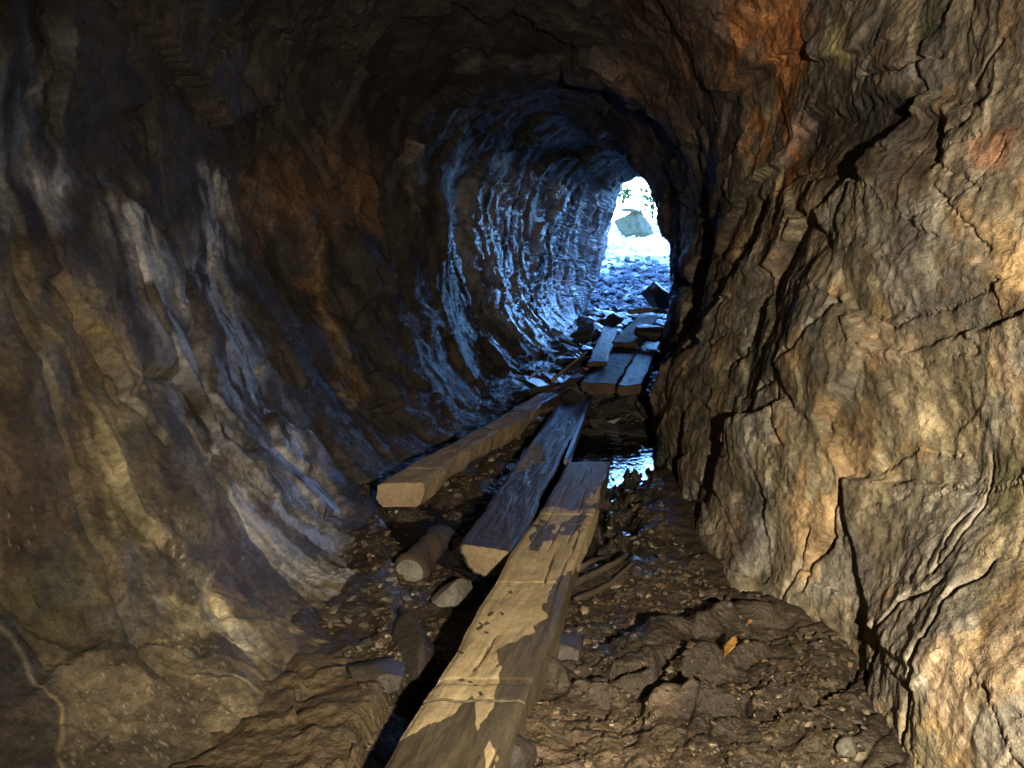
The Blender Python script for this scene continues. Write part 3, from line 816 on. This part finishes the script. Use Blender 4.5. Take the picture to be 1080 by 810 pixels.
# ------------------------------------------------------------------ stones
def chunk_mesh(name, seed, dims=(1, 1, 1), sub=4, cuts=14, noise=.05, hr=(.5, .85)):
    r_ = np.random.default_rng(seed)
    bm = bmesh.new(); bmesh.ops.create_icosphere(bm, subdivisions=sub, radius=1.0)
    V = np.array([v.co[:] for v in bm.verts])
    for k in range(cuts):
        n = r_.normal(size=3); n /= np.linalg.norm(n); h = r_.uniform(*hr)
        d = V @ n; over = np.maximum(d - h, 0); V -= over[:, None] * n[None]
    V *= 1 + noise * (perlin(V[:, 0] * 3 + seed, V[:, 1] * 3 + V[:, 2] * 2, seed) + .5 * perlin(V[:, 0] * 8 + seed, V[:, 2] * 8 + V[:, 1] * 5, seed + 1))[:, None]
    V *= np.array(dims)[None] / 2 / .8
    for v, c in zip(bm.verts, V): v.co = c
    for f in bm.faces: f.smooth = True
    me = bpy.data.meshes.new(name); bm.to_mesh(me); bm.free()
    return me
def stone(name, loc, dims, rot, seed, mat, label=None, cat=None, group=None, parent=None, sub=4, cuts=14, hr=(.45, .78)):
    me = chunk_mesh(name, seed, dims, sub, cuts, .035, hr); me.materials.append(mat)
    o = bpy.data.objects.new(name, me); COL.objects.link(o)
    o.location = loc; o.rotation_euler = rot
    md = o.modifiers.new('edge', 'EDGE_SPLIT'); md.split_angle = R(38)
    if parent: o.parent = parent
    if label: tag(o, label, cat, group)
    return o
def on_floor(px, py, lift=0.0, z_guess=-.05):
    p = at_z(px, py, z_guess)
    for _ in range(4): p = at_z(px, py, zfloor(p.x, p.y))
    p.z += lift; return p

# short log with a round sawn end
p = on_floor(432, 612)
a_ = Vector((p.x, p.y, p.z + .035)); b_2 = a_ + Vector((.10, .62, -.02))
lg = timber  # (only the rod builder is used for round wood)
log = rod('sawn_log', [a_, a_.lerp(b_2, .5) + Vector((.01, 0, .012)), b_2], .078, M_LOG, 'short waterlogged round log with a pale sawn end, left of the beams', 'log', sides=28, taper=.95, wob=.16)
cl = bpy.data.meshes.new('sawn_end')
bm = bmesh.new()
n_d = (a_ - b_2).normalized(); q_ = n_d.to_track_quat('Z', 'Y')
rings_ = []
for k, rr in enumerate((.066, .045, .022)):
    rings_.append([bm.verts.new(a_ + n_d * (.006 + .002 * k) + q_ @ Vector((math.cos(t_) * rr, math.sin(t_) * rr, 0))) for t_ in [i * math.pi / 14 for i in range(28)]])
for k in range(2):
    for i in range(28): bm.faces.new([rings_[k][i], rings_[k][(i + 1) % 28], rings_[k + 1][(i + 1) % 28], rings_[k + 1][i]])
bm.faces.new(rings_[2]); bm.to_mesh(cl); bm.free(); cl.materials.append(M_STONE_GREY)
se = bpy.data.objects.new('sawn_end', cl); COL.objects.link(se); se.parent = log; se['label'] = 'pale grey round sawn end'

stone('loose_rock', on_floor(478, 640, .045), (.21, .17, .12), (.2, .1, .5), 21, M_STONE_GREY, 'grey angular rock lying between the sawn log and the near beam', 'rock')
stone('long_rock', on_floor(436, 700, .05), (.13, .42, .14), (.1, .0, .12), 22, M_STONE_WET, 'long dark wet rock lying left of the near beam, below the grey rock', 'rock')
stone('loose_rock', on_floor(398, 720, .03), (.20, .16, .10), (.0, .2, 1.0), 24, M_STONE_WET, 'dark wet rock at the foot of the left wall beside the long rock', 'rock')
stone('loose_rock', on_floor(536, 805, .03), (.12, .12, .10), (.0, .2, 1.0), 25, M_STONE_WET, 'small dark rock tucked against the near beam on its right side', 'rock')
stone('loose_rock', on_floor(596, 692, .02), (.22, .16, .09), (.1, -.1, .3), 26, M_STONE_WET, 'low dark rock right of the near beam, where the gravel begins', 'rock')
stone('pool_rock', on_floor(694, 446, .10), (.30, .30, .28), (.0, .2, .4), 27, M_STONE_WET, 'dark rounded rock beside the pool at the foot of the right wall', 'rock')
stone('pool_rock', on_floor(668, 478, .05), (.20, .16, .12), (.2, .0, 1.4), 28, M_STONE_WET, 'small dark rock at the near rim of the pool', 'rock')
stone('pool_rock', on_floor(652, 487, .04), (.17, .14, .12), (.2, .3, 2.4), 29, M_STONE_WET, 'small brown rock between the pool rim and the near beam end', 'rock')
stone('exit_boulder', Vector((at_y(694, 308, 15.2).x, 15.2, at_y(694, 311, 15.2).z)), (.62, .5, .48), (.1, .25, .3), 30, M_STONE_WET, 'dark angular boulder at the right side of the exit', 'boulder')
stone('round_rock', Vector((at_y(646, 334, 12.6).x, 12.6, at_y(646, 337, 12.6).z)), (.34, .28, .20), (0, 0, .3), 31, M_STONE_WET, 'rounded dark rock in the middle of the passage near the exit', 'rock')
stone('round_rock', Vector((at_y(690, 352, 10.4).x, 10.4, at_y(690, 352, 10.4).z)), (.46, .4, .26), (0, .1, .9), 32, M_STONE_WET, 'dark flat-topped rock between the farthest plank and the right wall', 'rock')
stone('loose_rock', on_floor(893, 797, .02), (.05, .045, .04), (.1, .1, .3), 34, M_STONE_GREY, 'small pale grey stone at the foot of the lower right block', 'stone')

# blocks that stand proud of the walls (pieces of the walls)
for k, (px, py, Y, d, mt) in enumerate([(201, 262, 3.62, (.20, .14, .26), M_STONE_BROWN), (206, 318, 3.66, (.22, .16, .20), M_STONE_BROWN), (213, 352, 3.7, (.20, .16, .16), M_STONE_RED), (222, 388, 3.72, (.20, .14, .20), M_STONE_BROWN), (236, 430, 3.74, (.20, .14, .22), M_STONE_BROWN)]):
    q = at_y(px, py, Y); stone('block', q + Vector((-.19, .03, 0)), d, (.1 * k, .2 - .12 * k, .3 * k), 50 + k, mt, parent=left_wall, sub=5, cuts=16, hr=(.38, .6))

# ------------------------------------------------------------------ sticks, strips, leaves
def sticks(specs, label_cat, M_TWIG=M_TWIG):
    for i, (pts, rad, lab) in enumerate(specs):
        rod(label_cat[0], pts, rad, M_TWIG, lab, label_cat[1], sides=7, wob=.25, seed=i)
def fl(px, py, lift): return on_floor(px, py, lift)
sticks([([fl(600,630,.05), fl(630,618,.06), fl(652,603,.05), fl(662,590,.03)], .016, 'dark bent stick beside the near beam, outer one of three'),
        ([fl(604,618,.06), fl(625,608,.07), fl(645,597,.05)], .012, 'dark bent stick beside the near beam, middle one of three'),
        ([fl(606,640,.03), fl(640,625,.03), fl(668,600,.03)], .013, 'dark bent stick beside the near beam, lowest one of three')], ('bent_stick', 'stick'), M_LOG)
sticks([([at_y(582,402,8.4), at_y(600,386,8.9), at_y(619,371,9.4)], .022, 'pale stick slanting over the rubble left of the thick planks'),
        ([at_y(558,399,8.2), at_y(566,392,8.5), at_y(575,391,8.8)], .014, 'short pale curved stick against the left wall, past the left beam'),
        ([at_y(664,329,13.0), at_y(686,327,13.2), at_y(706,330,13.4)], .05, 'dark pole lying across the passage at the exit')], ('stick', 'stick'))
rod('wood_strip', [at_y(677,417,7.6), at_y(683,400,7.9), at_y(688,388,8.3)], .022, M_TWIG, 'pale wood strip leaning by the right end of the thick planks', 'strip', sides=5)
rod('twig', [fl(846,748,.012), fl(862,755,.014), fl(878,763,.012)], .005, M_LOG, 'thin brown twig on the ground in front of the right wall', 'twig', sides=6)
rod('splinter', [fl(770,742,.012), fl(780,738,.016)], .005, M_TWIG, 'short pale splinter on the rock ledge below the leaves', 'splinter', sides=5)
def leaf(name, px, py, length, yaw, label):
    p = on_floor(px, py, .03)
    n = 9; V = []; Fc = []
    for i in range(n):
        t = i / (n - 1); wd = math.sin(math.pi * min(1, t * 1.02)) ** .8 * .20 * length
        y = (t - .5) * length
        for k, u in enumerate((-1, -.5, 0, .5, 1)):
            V.append((u * wd * (1 + .15 * math.sin(i * 2.7 + k)), y, .25 * wd * abs(u) + .06 * length * math.sin(t * 3 + u) + .02 * length * math.cos(i * 1.7 + k)))
    for i in range(n - 1):
        for k in range(4): Fc.append((i * 5 + k, i * 5 + k + 1, (i + 1) * 5 + k + 1, (i + 1) * 5 + k))
    me = bpy.data.meshes.new(name); me.from_pydata(V, [], Fc); me.materials.append(M_LEAF)
    for q in me.polygons: q.use_smooth = True
    o = bpy.data.objects.new(name, me); COL.objects.link(o); o.location = p; o.rotation_euler = (R(28), R(-8), yaw)
    md = o.modifiers.new('thick', 'SOLIDIFY'); md.thickness = .0012
    tag(o, label, 'leaf')
leaf('fallen_leaf', 770, 692, .09, R(-48), 'larger orange dead leaf on the rock ledge')
leaf('fallen_leaf', 786, 668, .065, R(-75), 'smaller orange dead leaf just behind the larger one')

# ------------------------------------------------------------------ gravel and rubble (uncountable)
def scatter(name, polys, n, smin, smax, mat, label, seed, flat=.6, lift=.0):
    r_ = np.random.default_rng(seed); rr = random.Random(seed)
    t = (1 + 5 ** .5) / 2
    bm = bmesh.new(); bmesh.ops.create_icosphere(bm, subdivisions=1, radius=1.0)
    bv = np.array([v.co[:] for v in bm.verts]); bf = np.array([[v.index for v in f.verts] for f in bm.faces]); bm.free()
    V = []; Fc = []; cnt = 0; tries = 0
    bbs = [(min(p[0] for p in q), max(p[0] for p in q), min(p[1] for p in q), max(p[1] for p in q)) for q in polys]
    ar = np.array([(b[1] - b[0]) * (b[3] - b[2]) for b in bbs], float); ar /= ar.sum()
    while cnt < n and tries < n * 8:
        tries += 1
        i = r_.choice(len(polys), p=ar); b = bbs[i]
        px = r_.uniform(b[0], b[1]); py = r_.uniform(b[2], b[3])
        if not in_poly(np.array([px]), np.array([py]), polys[i])[0]: continue
        g = at_z(px, py, 0.0); g = at_z(px, py, zfloor(g.x, g.y))
        s = smin * (smax / smin) ** (r_.random() ** 2.2) * min(1.6, max(.5, g.y / 4.0))
        bvv = bv * (1 + .28 * r_.normal(size=(len(bv), 1)).clip(-1.5, 1.5)) * np.array([1, r_.uniform(.5, 1), flat * r_.uniform(.5, 1)]) * s
        a = r_.uniform(0, 6.28); e = r_.uniform(-.5, .5)
        M_ = np.array(Euler((e, r_.uniform(-.5, .5), a)).to_matrix())
        V.append(bvv @ M_.T + np.array([g.x, g.y, zfloor(g.x, g.y) + s * .15 + lift]))
        Fc.append(bf + cnt * len(bv)); cnt += 1
    o = mesh_np(name, np.concatenate(V), np.concatenate(Fc), mat, False)
    tag(o, label, None, None, 'stuff'); return o
def gravel_mat(name, cols, rough):
    N = NT(name); g = N.n('NewGeometry')
    c = N.ramp(g.outputs['Random Per Island'], [(i / (len(cols) - 1), c) for i, c in enumerate(cols)])
    v = N.coord(); n = N.noise(v, 90, 5, .7)
    N.l(N.mix(1.0, c, N.ramp(n, [(.3, .6), (.5, 1.0), (.7, 1.4)]), 'MULTIPLY'), N.p.inputs['Base Color'])
    N.p.inputs['Roughness'].default_value = rough
    N.l(N.bump(n, .6, .004), N.p.inputs['Normal'])
    return N.m
M_GRAVEL = gravel_mat('wet_gravel', [(.035, .026, .018), (.08, .055, .03), (.05, .04, .028), (.14, .10, .055), (.06, .045, .03), (.22, .17, .10)], .28)
M_CHIP = gravel_mat('rock_chip', [(.06, .048, .034), (.11, .085, .055), (.07, .06, .05), (.16, .125, .08)], .55)
M_RUBBLE = gravel_mat('slate_rubble', [(.05, .048, .046), (.09, .085, .08), (.06, .052, .045), (.12, .11, .10)], .35)
scatter('gravel', [[(600,640),(680,590),(760,620),(795,640),(720,665),(640,700),(575,705)], [(640,560),(690,490),(706,560),(760,610),(650,640)],
                   [(385,540),(480,520),(500,590),(470,640),(400,660)], [(400,640),(470,650),(400,800),(370,800)], [(560,720),(800,660),(900,690),(900,830),(540,830)], [(480,530),(600,420),(612,420),(540,500),(500,560)], [(440,535),(585,420),(600,420),(480,540)]],
        6200, .005, .030, M_GRAVEL, 'wet brown gravel beside the beams', 5)
scatter('rock_chips', [[(330,610),(385,560),(420,560),(415,640),(400,720),(350,690)], [(690,560),(720,590),(800,645),(840,665),(760,660),(690,610)], [(840,660),(920,680),(915,800),(880,800)]],
        230, .012, .05, M_CHIP, 'angular rock chips fallen along the foot of both walls', 9, flat=.55)
scatter('slate_rubble', [[(560,410),(600,340),(640,322),(712,322),(712,350),(700,400),(620,375)]], 900, .02, .17, M_RUBBLE, 'broken slate rubble covering the floor near the exit', 6, flat=.35, lift=.02)

# ------------------------------------------------------------------ outside: stony slope, boulder, moss, side banks
oy = np.linspace(16.3, 60, 170); ox = np.linspace(-14, 22, 170)
OX, OY = np.meshgrid(ox, oy)
def out_z(X, Y):
    ridge = np.interp(Y, [16, 17.0, 19, 22.5, 26, 34, 60], [.64, .68, 1.15, 2.85, 3.2, 2.6, 2.0])
    ax = 2.9 + (Y - 16) * .16
    bank = np.minimum(np.clip(ax - X - 1.6, 0, 9) * .5, 2.0) * np.interp(Y, [16, 20, 26, 40], [1, .8, .35, .2])
    bank2 = np.minimum(np.clip(X - ax - 2.0, 0, 9) * .5, 2.0) * np.interp(Y, [16, 20, 26, 40], [1, .8, .35, .2])
    return ridge + bank + bank2
OZ = out_z(OX, OY) + .10 * fbm(OX * .7, OY * .7, 91, 4) * sstep(16.5, 18, OY) + .03 * fbm(OX * 4, OY * 4, 92, 3)
oc = np.zeros(OX.shape + (3,)); oc[:] = (.80, .77, .70)
gm = sstep(.1, .5, fbm(OX * .5, OY * .5, 93, 3) + .25 * (np.abs(OX - 3) - 2.2))[..., None]
oc = oc * (1 - gm) + np.array([.10, .13, .04]) * gm
dk = (1 - sstep(19.4, 20.6, OY + .5 * fbm(OX * 2, OY * 2, 94, 2)))[..., None]; oc = oc * (1 - dk) + np.array([.04, .055, .08]) * dk  # slope dark blue below, white above: shade and sunlight in the colour
hs_ = mesh_np('hillside', np.stack([OX, OY, OZ], -1), grid_faces(170, 170), M_FLOOR, True, None, {'Col': oc.reshape(-1, 3), 'wet': np.full(OX.size, .1)})
tag(hs_, None, None, None, 'structure')
mx = np.linspace(-30, 36, 90); my = np.linspace(-45, 16.6, 90)
MX, MY = np.meshgrid(mx, my)
MZ = 4.6 + np.minimum((16.6 - MY) * .95, 34) + .5 * fbm(MX * .3, MY * .3, 95, 4)
mc = np.zeros(MX.shape + (3,)); mc[:] = (.13, .13, .07); gm = sstep(-.2, .3, fbm(MX * .4, MY * .4, 96, 3))[..., None]; mc = mc * (1 - gm) + np.array([.2, .19, .16]) * gm
tag(mesh_np('mountainside', np.stack([MX, MY, MZ], -1), grid_faces(90, 90), M_FLOOR, True, None, {'Col': mc.reshape(-1, 3), 'wet': np.full(MX.size, .1)}), None, None, None, 'structure')
def oz(x, y): return float(out_z(np.array(x), np.array(y)))
# scree, shade below and sunlight above put into the stone colours
r_ = np.random.default_rng(12)
bm = bmesh.new(); bmesh.ops.create_icosphere(bm, subdivisions=1, radius=1.0)
bv = np.array([v.co[:] for v in bm.verts]); bf = np.array([[v.index for v in f.verts] for f in bm.faces]); bm.free()
for nm, n_st, y_a, y_b, cols, lab in (('shade_coloured_scree', 2000, 16.4, 20.6, [(.028, .04, .06), (.05, .065, .09), (.035, .05, .07), (.30, .31, .32)], 'scree just outside the exit, shade put into its dark blue colour'),
                                 ('sun_coloured_scree', 700, 20.0, 23.5, [(.55, .55, .53), (.75, .74, .71), (.45, .45, .44), (.8, .79, .76)], 'broken scree higher up outside the exit, sunlight put into its white colour')):
    V = []; Fc = []
    for i in range(n_st):
        y = y_a + (y_b - y_a) * r_.random(); x = 2.6 + (y - 16) * .16 + r_.normal() * 1.2
        s = .03 * 5 ** (r_.random() ** 2)
        q = bv * (1 + .25 * r_.normal(size=(len(bv), 1)).clip(-1.5, 1.5)) * np.array([1, r_.uniform(.6, 1), r_.uniform(.35, .7)]) * s
        M_ = np.array(Euler((r_.uniform(-.6, .6), r_.uniform(-.6, .6), r_.uniform(0, 6.3))).to_matrix())
        V.append(q @ M_.T + np.array([x, y, oz(x, y) + s * .3])); Fc.append(bf + i * len(bv))
    scr = mesh_np(nm, np.concatenate(V), np.concatenate(Fc), gravel_mat(nm, cols, .7), False); tag(scr, lab, None, None, 'stuff')
bp = at_y(670, 240, 22.0)
stone('hill_boulder', bp, (1.05, .9, .75), (.1, .5, .3), 61, M_BOULDER, 'greenish grey boulder on the bright slope outside the exit', 'boulder', sub=5, cuts=12)
stone('flat_slab', bp + Vector((-.12, -.05, .46)), (.56, .5, .13), (0, .05, .2), 62, M_STONE_GREY, 'small flat slab lying on top of the boulder outside', 'slab', sub=3)
# leafy moss hanging by the top right of the exit: small leaves on a stem
def bush(name, c, rad, n, seed, label):
    root = bpy.data.objects.new(name, None); COL.objects.link(root); root.location = c; tag(root, label, 'plant')
    r_ = np.random.default_rng(seed); V = []; Fc = []
    for i in range(n):
        d = r_.normal(size=3); d /= np.linalg.norm(d); p = d * r_.random() ** .4 * np.array(rad)
        a = r_.normal(size=3); a /= np.linalg.norm(a); b = np.cross(a, r_.normal(size=3)); b /= np.linalg.norm(b); s = r_.uniform(.03, .06)
        k = len(V); V += [p - a * s, p + b * s * .45, p + a * s, p - b * s * .45]; Fc.append((k, k + 1, k + 2, k + 3))
    me = bpy.data.meshes.new('foliage'); me.from_pydata([tuple(v) for v in V], [], Fc); me.materials.append(M_MOSS)
    o = bpy.data.objects.new('foliage', me); COL.objects.link(o); o.parent = root
    st = rod('stem', [Vector((0, 0, -rad[2])), Vector((.03, 0, 0)), Vector((0, .03, rad[2] * .8))], .02, M_TWIG); st.parent = root
bush('mossy_shrub', at_y(688, 208, 17.6), (.32, .3, .5), 650, 3, 'green shrub hanging down at the top right of the exit')
bush('mossy_shrub', at_y(657, 205, 19.0), (.22, .3, .22), 260, 4, 'small pale green shrub at the top left of the exit')
